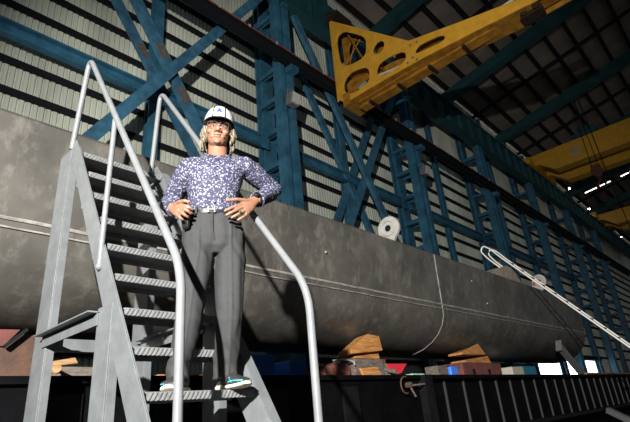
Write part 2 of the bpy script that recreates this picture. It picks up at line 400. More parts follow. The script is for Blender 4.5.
obj('trolley', Bm().box(14.1, 14.55, 1.9, 2.6, 11.5, 11.72).cyl((14.0, 2.05, 11.62), (14.65, 2.05, 11.62), .1).cyl((14.0, 2.45, 11.62), (14.65, 2.45, 11.62), .1), M['grease'], t)
obj('lower_wheel_box', Bm().box(13.8, 14.9, 9.66, 10.0, 11.98, 12.32).cyl((13.9, 9.62, 12.45), (13.9, 9.95, 12.45), .16).cyl((14.7, 9.62, 12.45), (14.7, 9.95, 12.45), .16), M['yellow_in'], t)
obj('upper_wheel_box', Bm().box(13.8, 14.9, 9.7, 10.35, 16.95, 17.3).cyl((13.95, 10.1, 17.35), (13.95, 10.35, 17.35), .2), M['grease'], t)
obj('tie_rod', Bm().cyl((14.3, 9.7, 16.3), (14.3, 8.9, 13.9), .04).cyl((14.3, 9.9, 14.5), (14.3, 9.0, 15.3), .03).cyl((14.4, 9.9, 14.2), (14.4, 9.3, 15.6), .03), M['yellow_in'], t)
obj('hydraulic_hose', Bm().tube([(14.3, 8.4, 12.9), (14.3, 7.6, 12.75), (14.3, 6.6, 12.6), (14.3, 5.5, 12.45), (14.3, 4.2, 12.5), (14.2, 2.6, 12.5)], .05, 8), M['cream'], t)
bolts = Bm()
for yy, zz in ((6.5, 12.35), (6.35, 12.15), (6.75, 12.25), (6.2, 12.9), (6.5, 12.95)): bolts.cyl((13.83, yy, zz), (13.9, yy, zz), .05, 8)
obj('bolt_cluster', bolts, M['lamp_grey'], t)

for ch in t.children: ch.data.transform(Matrix.Scale(.908, 4))
# far overhead cranes --------------------------------------------------
def overhead(x, zb, zt, lab, y1):
    t = thing('overhead_crane', lab, 'crane', 'overhead travelling cranes')
    obj('box_girder', Bm().prism([(x, 9.3, zb + .9), (x, 8.2, zb), (x, -14, zb), (x, -14, zt), (x, 9.9, zt), (x, 9.9, zb + .9)], (1.0, 0, 0)), M['yellow'], t, smooth=0)
    obj('rear_girder', Bm().prism([(x + 3, 9.3, zb + .9), (x + 3, 8.2, zb), (x + 3, -14, zb), (x + 3, -14, zt), (x + 3, 9.9, zt), (x + 3, 9.9, zb + .9)], (1.0, 0, 0)), M['yellow'], t, smooth=0)
    obj('end_carriage', Bm().box(x - 1.2, x + 5.2, 9.55, 10.1, 17.25, 17.8).cyl((x - .7, 9.7, 17.46), (x - .7, 9.98, 17.46), .25), M['yellow'], t)
    return t
oc = overhead(38.6, 16.5, 18.3, 'nearer yellow overhead crane girder at the right with a pale mark', 0)
overhead(57.5, 16.2, 17.7, 'farther yellow overhead crane girder at the right edge', 0)
f = bpy.data.curves.new('f', 'FONT'); f.body = '\u5b89'; f.size = 1.0; f.extrude = .01
fo = bpy.data.objects.new('f', f); COL.objects.link(fo)
me = bpy.data.meshes.new_from_object(fo.evaluated_get(bpy.context.evaluated_depsgraph_get())); bpy.data.objects.remove(fo)
me.transform(Matrix(((0, 0, 1, 38.58), (-1, 0, 0, 6.9), (0, 1, 0, 16.95), (0, 0, 0, 1))))
obj('painted_mark', me, M['white_paint'], oc, smooth=0)
t = thing('hoist_trolley', 'teal hoist trolley on top of the nearer yellow overhead crane', 'trolley')
obj('frame', Bm().box(38.5, 42.3, 4.6, 6.4, 18.35, 18.65), M['teal'], t, smooth=0)
obj('drum', Bm().cyl((39, 5.5, 19.0), (41.5, 5.5, 19.0), .4), M['teal'], t)
obj('motor', Bm().cyl((39, 4.9, 18.9), (40.2, 4.9, 18.9), .3), M['teal'], t)
t = thing('hook_block', 'rusty hook block hanging on cables below the nearer yellow crane', 'hook')
x, y = 38.2, 5.45
obj('block', Bm().prism([(x - .2, y - .35, 14.9), (x - .2, y - .3, 15.5), (x - .2, y + .3, 15.5), (x - .2, y + .35, 14.9), (x - .2, y + .12, 14.5), (x - .2, y - .12, 14.5)], (.4, 0, 0)), M['rust_red'], t)
obj('hook', Bm().tube(bend([(x, y, 14.5), (x, y, 14.2), (x, y + .25, 14.0), (x, y + .2, 13.65), (x, y - .2, 13.65), (x, y - .28, 13.95)], .15), .07, 8), M['rust_red'], t)
for dy in (-.22, .22): obj('cable', Bm().cyl((x, y + dy, 15.4), (x, y + dy * .6, 21.5), .025, 6), M['girt'], t)
t = obj('control_cable', Bm().tube([(38.2, 5.0, 21.4), (38.2, 4.9, 16), (38.2, 4.7, 9), (38.2, 4.6, 6)], .03, 6), M['purlin'])
tag(t, 'thin dark cable hanging right of the rusty hook block', 'cable')

# ------------------------------------------------------------------ hull section
prof = [(4.15, 2.54), (3.93, 2.52), (3.9, 2.48), (4.0, 1.62)]
for i in range(1, 15):
    a = math.pi * i / 14; prof.append((5.0 - 1.0 * math.cos(a), 1.6 - .72 * math.sin(a)))
prof += [(6.0, 1.62), (6.1, 2.48), (6.07, 2.52), (5.85, 2.54)]
HX0, HX1 = -4., 16.0
t = thing('ship_hull_section', 'long dark grey steel hull section lying along the wall on timber blocks', 'ship hull')
hull = obj('shell', Bm().loft([[(x, p[0], p[1]) for p in prof] for x in [HX0 + (HX1 - HX0) * i / 20 for i in range(21)]]), M['hull'], t, smooth=32)
def bead(pts, r): return Bm().tube([Vector(p) + V(0, 0, 0) for p in pts], r, 6)
sb = Bm()
for dz, r in ((0, .016), (-.075, .008)):
    N = 240; pts = []
    for i in range(N + 1):
        x = HX0 + (HX1 - HX0) * i / N; pts.append((x, 4.0 - .003 + (-.11 if 0 else 0) + max(0, -dz) * .0, 1.62 + dz + .006 * noise.noise(V(x * 3, dz * 9, 0))))
    sb.tube(pts, r, 6)
obj('weld_seam', sb, M['weld'], t)
def girth(x0, slant, r):
    return Bm().tube([(x0 + slant * (2.5 - z), y - .004, z) for y, z in prof[2:11]], r, 6)
obj('weld_seam', girth(7.5, .16, .009), M['weld'], t)
obj('weld_seam', girth(-.6, .1, .008), M['weld'], t)
def padeye(x, y, z, r, marks=False, lab='white painted'):
    pts = []
    for i in range(29):
        a = R(-55 + 250 * i / 28); pts.append((x, y - r * math.cos(a) , z + r * math.sin(a)))
    pts += [(x, y + r * 1.7, z - r * 1.35), (x, y - r * .2, z - r * 1.4)]
    o = Bm().prism(pts, (.06, 0, 0))
    p = obj('padeye', o, M['white_paint'], t, bevel=.008)
    obj('cheek_ring', Bm().tube([(x - .01, y + .62 * r * math.cos(a * math.pi / 12), z + .62 * r * math.sin(a * math.pi / 12)) for a in range(24)], .012, 6, True), M['white_paint'], p)
    obj('pin_hole', Bm().cyl((x - .006, y, z), (x + .066, y, z), r * .27, 16), M['girt'], p)
    if marks: obj('red_mark', Bm().beam((x - .008, y + .02, z + .02), (x - .008, y + r * .8, z - r * .1), .02, .05).beam((x - .008, y + r * .8, z - r * .1), (x - .008, y + r * .7, z - r * .5), .02, .05), M['red_paint'], p)
    return p
p1 = padeye(6.3, 4.0, 2.745, .205); p1['label'] = 'larger white lifting lug beside the crossing braces'
p2 = padeye(13.1, 3.98, 2.78, .18, True); p2['label'] = 'white lifting lug with red marks near the ladder'
g = obj('gusset', Bm().hexa([(10.35, 3.95, 2.5), (11.75, 3.95, 2.5), (11.75, 4.5, 2.5), (10.35, 4.5, 2.5), (11.0, 3.95, 2.86), (11.4, 3.95, 2.83), (11.5, 4.5, 2.8), (11.0, 4.5, 2.86)]), M['sand'], t, smooth=0); g['label'] = 'sandy grey wedge-shaped gusset on the top edge'
for x, z in ((6.9, 2.35), (4.6, 2.0), (8.9, 2.2), (9.4, 1.8)): obj('weld_stub', Bm().ball((x, 3.93, z), (.018, .015, .02), 8), M['weld'], t)
# strut at the far end
t = thing('steel_prop', 'grey steel prop leaning against the far end of the hull', 'prop')
obj('beam', Bm().beam((13.1, 3.92, 1.16), (14.7, 3.92, .3), .12, .03, (0, 1, 0)).beam((13.07, 3.95, 1.12), (14.67, 3.95, .26), .03, .16, (0, 1, 0)).beam((13.05, 3.92, 1.06), (14.62, 3.92, .22), .12, .03, (0, 1, 0)), M['lamp_grey'], t, smooth=0)
obj('head_plate', Bm().beam((12.98, 3.92, 1.0), (13.14, 3.92, 1.24), .14, .04, (0, 1, 0)), M['lamp_grey'], t, smooth=0)

# ------------------------------------------------------------------ cradle beams
YP, ZP = 3.6, .405
t = thing('cradle_platform', 'plain black steel platform behind the stairs carrying timber blocks', 'platform')
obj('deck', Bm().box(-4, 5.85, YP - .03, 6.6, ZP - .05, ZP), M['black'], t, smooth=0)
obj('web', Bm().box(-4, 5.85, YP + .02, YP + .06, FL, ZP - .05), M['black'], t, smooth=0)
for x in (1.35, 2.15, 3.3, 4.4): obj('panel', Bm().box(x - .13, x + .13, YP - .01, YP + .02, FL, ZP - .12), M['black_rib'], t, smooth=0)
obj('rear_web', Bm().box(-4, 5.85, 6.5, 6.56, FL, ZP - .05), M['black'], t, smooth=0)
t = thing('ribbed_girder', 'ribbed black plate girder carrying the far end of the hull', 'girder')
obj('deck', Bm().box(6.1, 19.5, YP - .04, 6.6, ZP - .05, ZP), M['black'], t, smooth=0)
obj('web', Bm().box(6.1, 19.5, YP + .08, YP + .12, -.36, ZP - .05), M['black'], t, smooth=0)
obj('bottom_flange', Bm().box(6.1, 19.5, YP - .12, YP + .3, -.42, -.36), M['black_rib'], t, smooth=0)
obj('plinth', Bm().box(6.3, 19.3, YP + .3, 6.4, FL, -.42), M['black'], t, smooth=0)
x = 6.62
while x < 19: obj('stiffener', Bm().box(x - .012, x + .012, YP + .05, YP + .08, -.36, ZP - .05), M['rib_edge'], t, smooth=0); x += .585
obj('end_post', Bm().box(5.9, 6.1, YP - .06, YP + .2, FL, ZP), M['black_rib'], t, smooth=0)
t = thing('steel_clamp', 'rusty steel clamp and rod hanging on the black platform edge', 'clamp')
obj('ring', Bm().tube([(5.42, YP - .06, .27 + .0) + V(0, 0, 0) if 0 else (5.42 + .1 * math.cos(a * math.pi / 10), YP - .06, .28 + .1 * math.sin(a * math.pi / 10)) for a in range(4, 17)], .010, 8), M['rusty'], t)
obj('rod', Bm().cyl((5.5, YP - .07, .27), (5.86, YP - .07, .285), .012, 8).cyl((5.5, YP - .07, .27), (5.6, YP - .07, .14), .012, 8), M['wood_old'], t)
obj('nut', Bm().cyl((5.5, YP - .1, .28), (5.5, YP - .02, .28), .035, 6), M['rusty'], t)

# timber and clutter on the platforms
def blk(name, lab, cat, pts, m, group=None, bevel=.012):
    return tag(obj(name, Bm().hexa(pts), M[m], smooth=0, bevel=bevel), lab, cat, group)
def bx(x0, x1, y0, y1, z0, z1): return [(x0, y0, z0), (x1, y0, z0), (x1, y1, z0), (x0, y1, z0), (x0, y0, z1), (x1, y0, z1), (x1, y1, z1), (x0, y1, z1)]
blk('timber_block', 'grey-brown weathered timber block under the orange wedge, middle of the hull', 'timber block', bx(5.28, 5.95, 4.2, 4.75, ZP, .69), 'wood_old', 'blocks under the hull')
blk('timber_block', 'reddish-brown timber block behind the right end of the weathered block', 'timber block', bx(5.97, 6.08, 4.25, 4.75, ZP, .7), 'wood_red', 'blocks under the hull', .006)
blk('timber_plank', 'short orange plank leaning against the weathered timber block', 'plank', [(5.35, 4.1, ZP), (5.78, 4.1, ZP), (5.78, 4.14, ZP), (5.35, 4.14, ZP), (5.33, 4.15, .56), (5.73, 4.15, .58), (5.73, 4.19, .58), (5.33, 4.19, .56)], 'wood')
blk('timber_wedge', 'thin lower orange wedge on the weathered timber block', 'wedge', [(5.3, 4.2, .692), (5.88, 4.2, .692), (5.88, 4.5, .692), (5.3, 4.5, .692), (5.3, 4.2, .72), (5.86, 4.2, .80), (5.86, 4.5, .80), (5.3, 4.5, .72)], 'wood')
tag(obj('timber_wedge', Bm().prism([(5.15, 4.12, .735), (5.86, 4.12, .80), (5.82, 4.12, 1.0), (5.56, 4.12, 1.02), (5.13, 4.12, .79)], (.03, .26, -.02)), M['wood'], smooth=0, bevel=.008), 'thick top orange wedge pressed under the middle of the hull', 'wedge')
t = thing('log_offcut', 'dark red-brown log offcut left of the orange wedge stack', 'log')
obj('bark', Bm().tube([(5.06, 4.2, .525), (5.05, 4.6, .525)], .12, 14), M['wood_red'], t); obj('core', Bm().cyl((5.0, 4.185, .53), (5.0, 4.2, .53), .022, 10), M['sand'], t)
blk('timber_block', 'dark red-brown block beside the log offcut', 'timber block', bx(4.72, 4.92, 4.25, 4.6, ZP, .57), 'wood_red', 'blocks under the hull')
tag(obj('rope', Bm().tube([(4.85, 4.2, .655), (5.0, 4.18, .665), (5.12, 4.16, .66), (5.2, 4.15, .64), (5.22, 4.15, .60)], .012, 6), M['white_paint']), 'thin white rope left of the orange wedge stack', 'rope')
t = thing('timber_block', 'long red-brown block with dark bolt holes under the farther wedges', 'timber block', 'blocks under the hull')
obj('body', Bm().box(8.35, 10.0, 4.2, 4.7, ZP, .69), M['wood_red'], t, smooth=0, bevel=.01)
for x in (8.75, 9.4): obj('bolt_hole', Bm().cyl((x, 4.185, .53), (x, 4.21, .53), .05, 12), M['girt'], t)
blk('timber_wedge', 'flat orange wedge lying on the farther red-brown block', 'wedge', [(8.5, 4.2, .69), (9.6, 4.2, .69), (9.6, 4.5, .69), (8.5, 4.5, .69), (8.5, 4.2, .73), (9.5, 4.2, .83), (9.5, 4.5, .83), (8.5, 4.5, .73)], 'wood')
blk('timber_wedge', 'upper orange wedge pressed under the far part of the hull', 'wedge', [(8.3, 4.14, .81), (9.3, 4.14, .835), (9.3, 4.42, .835), (8.3, 4.42, .81), (8.3, 4.14, .85), (9.05, 4.14, 1.04), (9.12, 4.42, .99), (8.3, 4.42, .85)], 'wood')
tag(obj('plastic_sheet', Bm().hexa([(6.08, 4.15, .46), (6.3, 4.15, .5), (6.3, 4.2, .5), (6.08, 4.2, .46), (6.02, 4.2, .63), (6.55, 4.2, .64), (6.55, 4.22, .64), (6.02, 4.22, .63)]), M['red_cloth'], smooth=0), 'bright red plastic sheet hanging under the hull', 'sheet')
tag(obj('plastic_sheet', Bm().hexa([(5.95, 4.22, .5), (6.1, 4.22, .48), (6.1, 4.25, .48), (5.95, 4.25, .5), (5.85, 4.25, .64), (6.12, 4.25, .64), (6.12, 4.27, .64), (5.85, 4.27, .64)]), M['green'], smooth=0), 'green plastic sheet beside the bright red sheet', 'sheet')
blk('small_box', 'small mint green box on the black platform edge', 'box', bx(6.6, 6.95, 4.15, 4.3, ZP, .49), 'mint')
t = thing('jerry_can', 'blue can beside the long red-brown block', 'can'); obj('body', Bm().box(8.0, 8.25, 4.25, 4.45, ZP, .62), M['blue_bin'], t, bevel=.02); obj('cap', Bm().cyl((8.1, 4.35, .62), (8.1, 4.35, .65), .03, 10), M['girt'], t)
blk('timber_block', 'short grey-brown block left of the blue can', 'timber block', bx(7.55, 7.9, 4.25, 4.5, ZP, .63), 'wood_old', 'blocks under the hull')
for i, (dx, dz, ln) in enumerate(((0, 0, .3), (.1, .05, .22))):
    tag(obj('scrap_pipe', Bm().cyl((5.95 + dx * .3, 4.12 - dx, ZP + .04 + dz), (5.9 + ln * .4, 4.3, ZP + .05 + dz + ln * .3), .03, 8), M['wood_old']), ['short grey scrap pipe left of the green sheet, lower one', 'short grey scrap pipe left of the green sheet, upper one'][i], 'pipe')
blk('cream_box', 'small cream box under the hull near the open bay', 'box', bx(11.3, 11.95, 4.5, 4.9, ZP, .68), 'cream')
blk('teal_box', 'teal box right of the cream box under the hull', 'box', bx(12.0, 12.9, 4.55, 4.9, ZP, .71), 'teal_box')
blk('blue_bin', 'larger blue steel bin seen under the hull beside the stairs', 'bin', bx(6.55, 7.3, 8.0, 8.8, FL, 1.33), 'blue_bin', 'blue bins behind the hull')
blk('blue_bin', 'smaller blue steel bin seen under the hull behind the right handrail', 'bin', bx(7.75, 8.3, 8.0, 8.6, FL, 1.22), 'blue_bin', 'blue bins behind the hull')
blk('timber_plank', 'low dark plank under the small logs behind the stair leg', 'plank', bx(1.3, 1.5, 4.08, 4.5, ZP, .48), 'wood_old')
# left clutter
t = thing('rusty_bracket', 'rusty triangular bracket plate with red paint at the left edge', 'bracket')
obj('plate', Bm().hexa([(.7, 4.3, ZP), (1.34, 4.3, ZP), (1.34, 4.6, ZP), (.7, 4.6, ZP), (.7, 4.3, .82), (1.36, 4.3, .80), (1.36, 4.6, .80), (.7, 4.6, .82)]), M['rusty'], t, smooth=0)
obj('red_panel', Bm().prism([(.72, 4.27, .81), (1.22, 4.27, .83), (1.12, 4.27, .70), (.72, 4.27, .74)], (0, .03, 0)), M['rust_red'], t, smooth=0)
obj('diagonal_rib', Bm().beam((1.26, 4.24, .83), (1.12, 4.24, .69), .03, .025, (0, 1, 0)), M['girt'], t, smooth=0)
for i, (x, z, r, lb) in enumerate(((1.46, .52, .04, 'pale log end on the platform behind the left stair leg'), (1.375, .51, .03, 'orange log end left of the pale log end'), (1.40, .565, .025, 'small orange log on top of the log pile by the stair leg'))):
    t = thing('small_log', lb, 'log', 'small logs behind the stair leg')
    obj('bark', Bm().cyl((x, 4.1, z), (x + .05, 4.45, z), r, 14), M['rust_red' if i else 'wood'], t); obj('cut_face', Bm().cyl((x, 4.085, z), (x, 4.1, z), r * .9, 14), M['wood_pale' if i == 0 else 'wood'], t)
blk('timber_plank', 'pale split plank behind the log pile', 'plank', [(1.45, 4.4, .56), (1.75, 4.4, .6), (1.75, 4.48, .6), (1.45, 4.48, .56), (1.45, 4.4, .6), (1.72, 4.4, .65), (1.72, 4.48, .65), (1.45, 4.48, .6)], 'wood_pale')
blk('timber_block', 'low brown block carrying the pale split plank', 'timber block', bx(1.52, 1.85, 4.3, 4.7, ZP, .56), 'wood_old', 'blocks under the hull')
blk('timber_plank', 'long orange plank lying on the platform behind the stairs', 'plank', bx(2.3, 3.4, 4.05, 4.2, ZP, .47), 'wood')
tag(obj('copper_pipe', Bm().cyl((14.2, YP + .2, ZP + .035), (19.2, YP + .2, ZP + .035), .035, 10), M['copper']), 'reddish pipe lying on the right end of the ribbed girder', 'pipe')
tag(obj('steel_bar', Bm().beam((13.6, 3.4, -.42), (13.2, 2.6, -.85), .12, .12).box(13.0, 13.8, 2.4, 3.4, FL, -.9), M['lamp_grey'], smooth=0), 'grey sloping steel bar at the lower right corner', 'bar')

# ------------------------------------------------------------------ hooked ladder far right
t = thing('access_ladder', 'white tubular ladder with hooked top ends leaning at the far hull', 'ladder')
d = V(0, -.643, -.766)
for dx in (0, .42):
    P = V(10.98 + dx, 4.24, 3.33)
    nrm = V(0, -.766, .643)
    pts = [P - nrm * .2 + d * .55, P - nrm * .2 + d * .1, P - d * .16 - nrm * .16, P - d * .2 - nrm * .02, P - d * .02 + nrm * .02, P + d * .3, P + d * 5.7]
    obj('rail', Bm().tube(bend(pts, .12), .017, 8), M['white_tube'], t)
for i in range(18):
    q = V(11.0, 4.24, 3.33) + d * (.5 + i * .29)
    obj('rung', Bm().cyl(q, q + V(.4, 0, 0), .014, 6), M['girt'], t)

# ------------------------------------------------------------------ stairs
GX, RZ_ = .13083, .2103
XL, XR = 1.075, 1.69
T1 = V(0, 2.03, .163)
t = thing('steel_staircase', 'grey steel staircase with tubular handrails that the man stands on', 'staircase')
tan = RZ_ / GX; sl = V(0, GX, RZ_).normalized(); nr = V(0, -RZ_, GX).normalized()   # along the slope, and its front normal
def stringer(xo, sgn, fw=.055):
    # web on the outside, flanges towards the treads
    z0, z1 = FL, 1.97
    f0 = V(xo, T1.y + (z0 - T1.z) / tan, z0); f1 = V(xo, T1.y + (z1 - .07 - T1.z) / tan, z1 - .07)
    dep = .2
    b = Bm()
    a = [f0, f0 + V(0, dep, 0), V(xo, f1.y + dep - .02, z1), V(xo, f1.y + .06, z1 + .01), f1]
    b.prism(a, (sgn * .008, 0, 0))
    e8 = V(sgn * .008, 0, 0); b.prism([f0 + e8, f1 + e8, f1 + V(sgn * fw, 0, 0), f0 + V(sgn * fw, 0, 0)], (0, .011, -.007))
    g0, g1 = f0 + V(0, dep, 0), V(xo, f1.y + dep - .02, z1)
    b.prism([g0 + e8, g1 + e8, g1 + V(sgn * .055, 0, 0), g0 + V(sgn * .055, 0, 0)], (0, -.011, .007))
    return b
obj('stringer', stringer(XL, 1, .014), M['grey_paint'], t, smooth=0, bevel=.002)
obj('stringer', stringer(XR + .02, 1, .075), M['grey_paint'], t, smooth=0, bevel=.002)
for i in range(-1, 9):
    y, z = T1.y + GX * i, T1.z + RZ_ * i
    b = Bm()
    xa, xb = XL + .03, XR + .015
    b.box(xa, xb, y, y + .2, z - .006, z); b.box(xa, xb, y, y + .005, z - .038, z - .006); b.box(xa, xb, y + .195, y + .2, z - .038, z - .006)
    n = 26; st = (xb - xa) / n
    for q in range(n):       # raised diagonal bars on the lip
        x = xa + q * st
        b.prism([(x, y, z - .036), (x + .009, y, z - .036), (x + .009 + st * .8, y, z - .003), (x + st * .8, y, z - .003)], (0, -.004, 0))
    tr = obj('tread', b, M['tread'], t, smooth=0)
def lleg(x, y0, y1, z0, z1, sgn, wx=.055):    # channel leg: face in the YZ plane with a return facing the front
    b = Bm().box(x, x + .008, y0, y1, z0, z1); b.box(x + .008, x + sgn * wx, y0, y0 + .008, z0, z1); b.box(x + .008, x + sgn * wx, y1 - .008, y1, z0, z1)
    return b
for x in (XL - .005, XR + .03):
    obj('rear_leg', lleg(x, 3.22, 3.42, FL, 1.93, 1), M['grey_paint'], t, smooth=0, bevel=.002)
    obj('front_leg', lleg(x, 2.36, 2.52, FL, .62, 1), M['grey_paint'], t, smooth=0, bevel=.002)
    b = Bm().box(x - .01, x - .002, 2.5, 3.26, .53, .60); b.box(x - .06, x - .002, 2.5, 3.26, .595, .603)
    obj('side_brace', b, M['grey_paint'], t, smooth=0)
b = Bm().box(XL, XR + .03, 3.30, 3.31, .52, .60).box(XL, XR + .03, 3.25, 3.31, .515, .523)
obj('cross_brace', b, M['grey_paint'], t, smooth=0)
b = Bm().box(XL, XR + .03, 3.30, 3.31, 1.80, 1.9)
obj('cross_brace', b, M['grey_paint'], t, smooth=0)
def rail(x, pts): return Bm().tube(bend([(x, *p) for p in pts], .13, 8), .0195, 14)
lr = obj('handrail', rail(XL + .0, [(3.235, 1.93), (3.1, 2.68), (1.735, .635), (1.735, -.30)]), M['grey_tube'], t, smooth=60)
K = 1.034
rr = obj('handrail', rail(XR, [(3.115 * K, 1.859 * K), (3.03 * K, 2.60 * K), (1.53 * K, .569 * K), (1.53 * K, -.36)]), M['grey_tube'], t, smooth=60)
obj('mid_post', Bm().cyl((XL - .005, 2.555, .86), (XL, 2.545, 1.82), .016, 12).ball((XL - .006, 2.555, .86), .022, 10), M['grey_tube'], lr, smooth=60)

# ------------------------------------------------------------------ the man on the steps
PB = V(1.33, 2.155, .163); PS = 1.033
er = V(.848, -.530, 0); ef = V(-.530, -.848, 0)
def W(a, b, c): return PB + (er * a + ef * b + V(0, 0, 1) * c) * PS
PM = Matrix(((er.x * PS, ef.x * PS, 0, PB.x), (er.y * PS, ef.y * PS, 0, PB.y), (0, 0, PS, PB.z), (0, 0, 0, 1)))
def remesh(bm, voxel, it=3, fac=.5):
    o = bpy.data.objects.new('tmp', bm.mesh('tmp')); COL.objects.link(o)
    r = o.modifiers.new('r', 'REMESH'); r.mode = 'VOXEL'; r.voxel_size = voxel
    s = o.modifiers.new('s', 'SMOOTH'); s.factor = fac; s.iterations = it
    me = bpy.data.meshes.new_from_object(o.evaluated_get(bpy.context.evaluated_depsgraph_get()))
    old = o.data; bpy.data.objects.remove(o); bpy.data.meshes.remove(old); return me
def place(me):     # local figure frame -> shed
    me.transform(PM); me.update(); return me
def ring(c, ra, rb, n=28, e=2.3, tilt=(0, 0)):
    out = []
    for k in range(n):
        t = 2 * math.pi * k / n; co, si = math.cos(t), math.sin(t)
        x = ra * math.copysign(abs(co) ** (2 / e), co); y = rb * math.copysign(abs(si) ** (2 / e), si)
        out.append(V(c[0] + x, c[1] + y, c[2] + x * tilt[0] + y * tilt[1]))
    return out
M['skin'] = mat('skin', (.265, .13, .082), .5, 0, .12, 18)
M['lip'] = mat('lips', (.11, .045, .035), .6)
M['hair'] = mat('grey_blond_hair', (.2, .165, .11), .5, 0, .6, 25)
M['eye_white'] = mat('eye_white', (.42, .39, .36), .3); M['iris'] = mat('iris', (.03, .02, .015), .2)
M['shell'] = mat('helmet_shell', (.52, .52, .52), .25); M['helmet_black'] = mat('helmet_black', (.012, .012, .014), .4)
M['emblem'] = mat('emblem_blue', (.03, .06, .6), .4)
M['trouser'] = mat('charcoal_trousers', (.031, .032, .033), .85, 0, .12, 40)
M['leather'] = mat('black_leather', (.012, .012, .013), .35); M['silver'] = mat('silver', (.7, .7, .68), .25, 1)
M['shoe'] = mat('dark_trainer', (.035, .03, .03), .6, 0, .4, 30); M['sole'] = mat('trainer_sole', (.62, .55, .45), .6); M['teal_trim'] = mat('trainer_teal', (.03, .45, .5), .5)
M['watch'] = mat('watch_black', (.01, .01, .012), .25); M['stone'] = mat('green_stone', (.005, .09, .03), .15)
M['button'] = mat('button', (.1, .1, .18), .4)
def shirt_mat():
    m = mat('patterned_shirt', (.1, .1, .2), .75); nt = m.node_tree; b = nt.nodes['Principled BSDF']
    tc = nt.nodes.new('ShaderNodeTexCoord'); nz = nt.nodes.new('ShaderNodeTexNoise'); nz.inputs['Scale'].default_value = 45
    add = nt.nodes.new('ShaderNodeMixRGB'); add.blend_type = 'ADD'; add.inputs['Fac'].default_value = .02
    nt.links.new(tc.outputs['Object'], add.inputs['Color1']); nt.links.new(tc.outputs['Object'], nz.inputs['Vector']); nt.links.new(nz.outputs['Color'], add.inputs['Color2'])
    v = nt.nodes.new('ShaderNodeTexVoronoi'); v.inputs['Scale'].default_value = 78
    nt.links.new(add.outputs['Color'], v.inputs['Vector'])
    r = nt.nodes.new('ShaderNodeValToRGB'); r.color_ramp.interpolation = 'LINEAR'
    els = r.color_ramp.elements; els[0].position = .0; els[0].color = (.03, .03, .065, 1); els[1].position = .10; els[1].color = (.29, .29, .35, 1)
    for p, c in ((.30, (.27, .27, .33, 1)), (.42, (.033, .033, .07, 1)), (1., (.03, .03, .07, 1))):
        e = els.new(p); e.color = c
    nt.links.new(v.outputs['Distance'], r.inputs['Fac']); nt.links.new(r.outputs['Color'], b.inputs['Base Color'])
    return m
M['shirt'] = shirt_mat()

person = thing('person', 'man in white hard hat, patterned shirt and dark trousers standing hands on hips', 'person')
# head frame
HC = V(.197, -.045, 1.474); HS = 1.0
HR = Matrix.Rotation(R(4), 3, 'Y') @ Matrix.Rotation(R(-7), 3, 'X') @ Matrix.Rotation(R(4), 3, 'Z')
def H(x, y, z): return HC + HR @ (V(x, y, z) * HS)
def Hm(me):
    mt = Matrix.Translation(HC) @ HR.to_4x4() @ Matrix.Diagonal((HS, HS, HS, 1)); me.transform(mt); return me
# skeleton points (figure frame: across, towards the viewer, up)
SHL, ELL, WRL = V(.035, -.055, 1.225), V(-.072, -.20, 1.055), V(-.048, -.005, .940)
SHR, ELR, WRR = V(.350, -.055, 1.245), V(.548, -.19, 1.155), V(.395, .035, .985)
body = Bm()
hd = [(-.118, .024, .060, .015), (-.106, .040, .079, -.01), (-.086, .053, .086, -.035), (-.06, .061, .088, -.062), (-.03, .067, .087, -.08), (0, .071, .083, -.09), (.03, .073, .085, -.095), (.06, .070, .08, -.093), (.09, .056, .06, -.075), (.112, .03, .03, -.045)]
def hring(z, hw, yf, yb, n=28):
    c = (yf + yb) / 2; r = (yf - yb) / 2
    return [H(hw * math.copysign(abs(math.cos(t)) ** .9, math.cos(t)), c + r * math.copysign(abs(math.sin(t)) ** .85, math.sin(t)), z) for t in [2 * math.pi * k / n for k in range(n)]]
body.loft([hring(*h) for h in hd])
def hball(c, r, rot=None): body.ball(H(*c), tuple(v * HS for v in r), 12, HR)
body.tube([H(0, .082, .012), H(0, .095, -.012), H(0, .108, -.034)], [.009 * HS, .011 * HS, .014 * HS], 10)
hball((0, .104, -.037), (.014, .013, .011))
for s in (-1, 1):
    hball((s * .014, .094, -.04), (.010, .012, .009)); hball((s * .03, .079, .021), (.026, .012, .008)); hball((s * .043, .064, -.034), (.021, .021, .019))
    hball((s * .074, -.008, -.008), (.009, .02, .032)); hball((s * .031, .074, -.003), (.016, .012, .010))
    hball((s * .028, .076, -.066), (.016, .012, .018))
hball((0, .088, -.061), (.027, .009, .0065)); hball((0, .087, -.0735), (.022, .009, .007)); hball((0, .078, -.10), (.021, .014, .016))
body.tube([V(.19, -.065, 1.23), V(.192, -.06, 1.31), HC + V(-.002, -.025, -.06)], [.074, .056, .056], 20)
body.loft([ring((.17, -.06, .86), .15, .1), ring((.165, -.06, .95), .115, .085), ring((.165, -.06, 1.02), .115, .088), ring((.18, -.055, 1.16), .145, .1), ring((.188, -.058, 1.23), .15, .085), ring((.192, -.06, 1.275), .07, .05)])
for a, e, w in ((SHL, ELL, WRL), (SHR, ELR, WRR)):
    body.tube([a, a.lerp(e, .5), e, e.lerp(w, .35), e.lerp(w, .8), w], [.055, .047, .040, .041, .031, .027], 16)
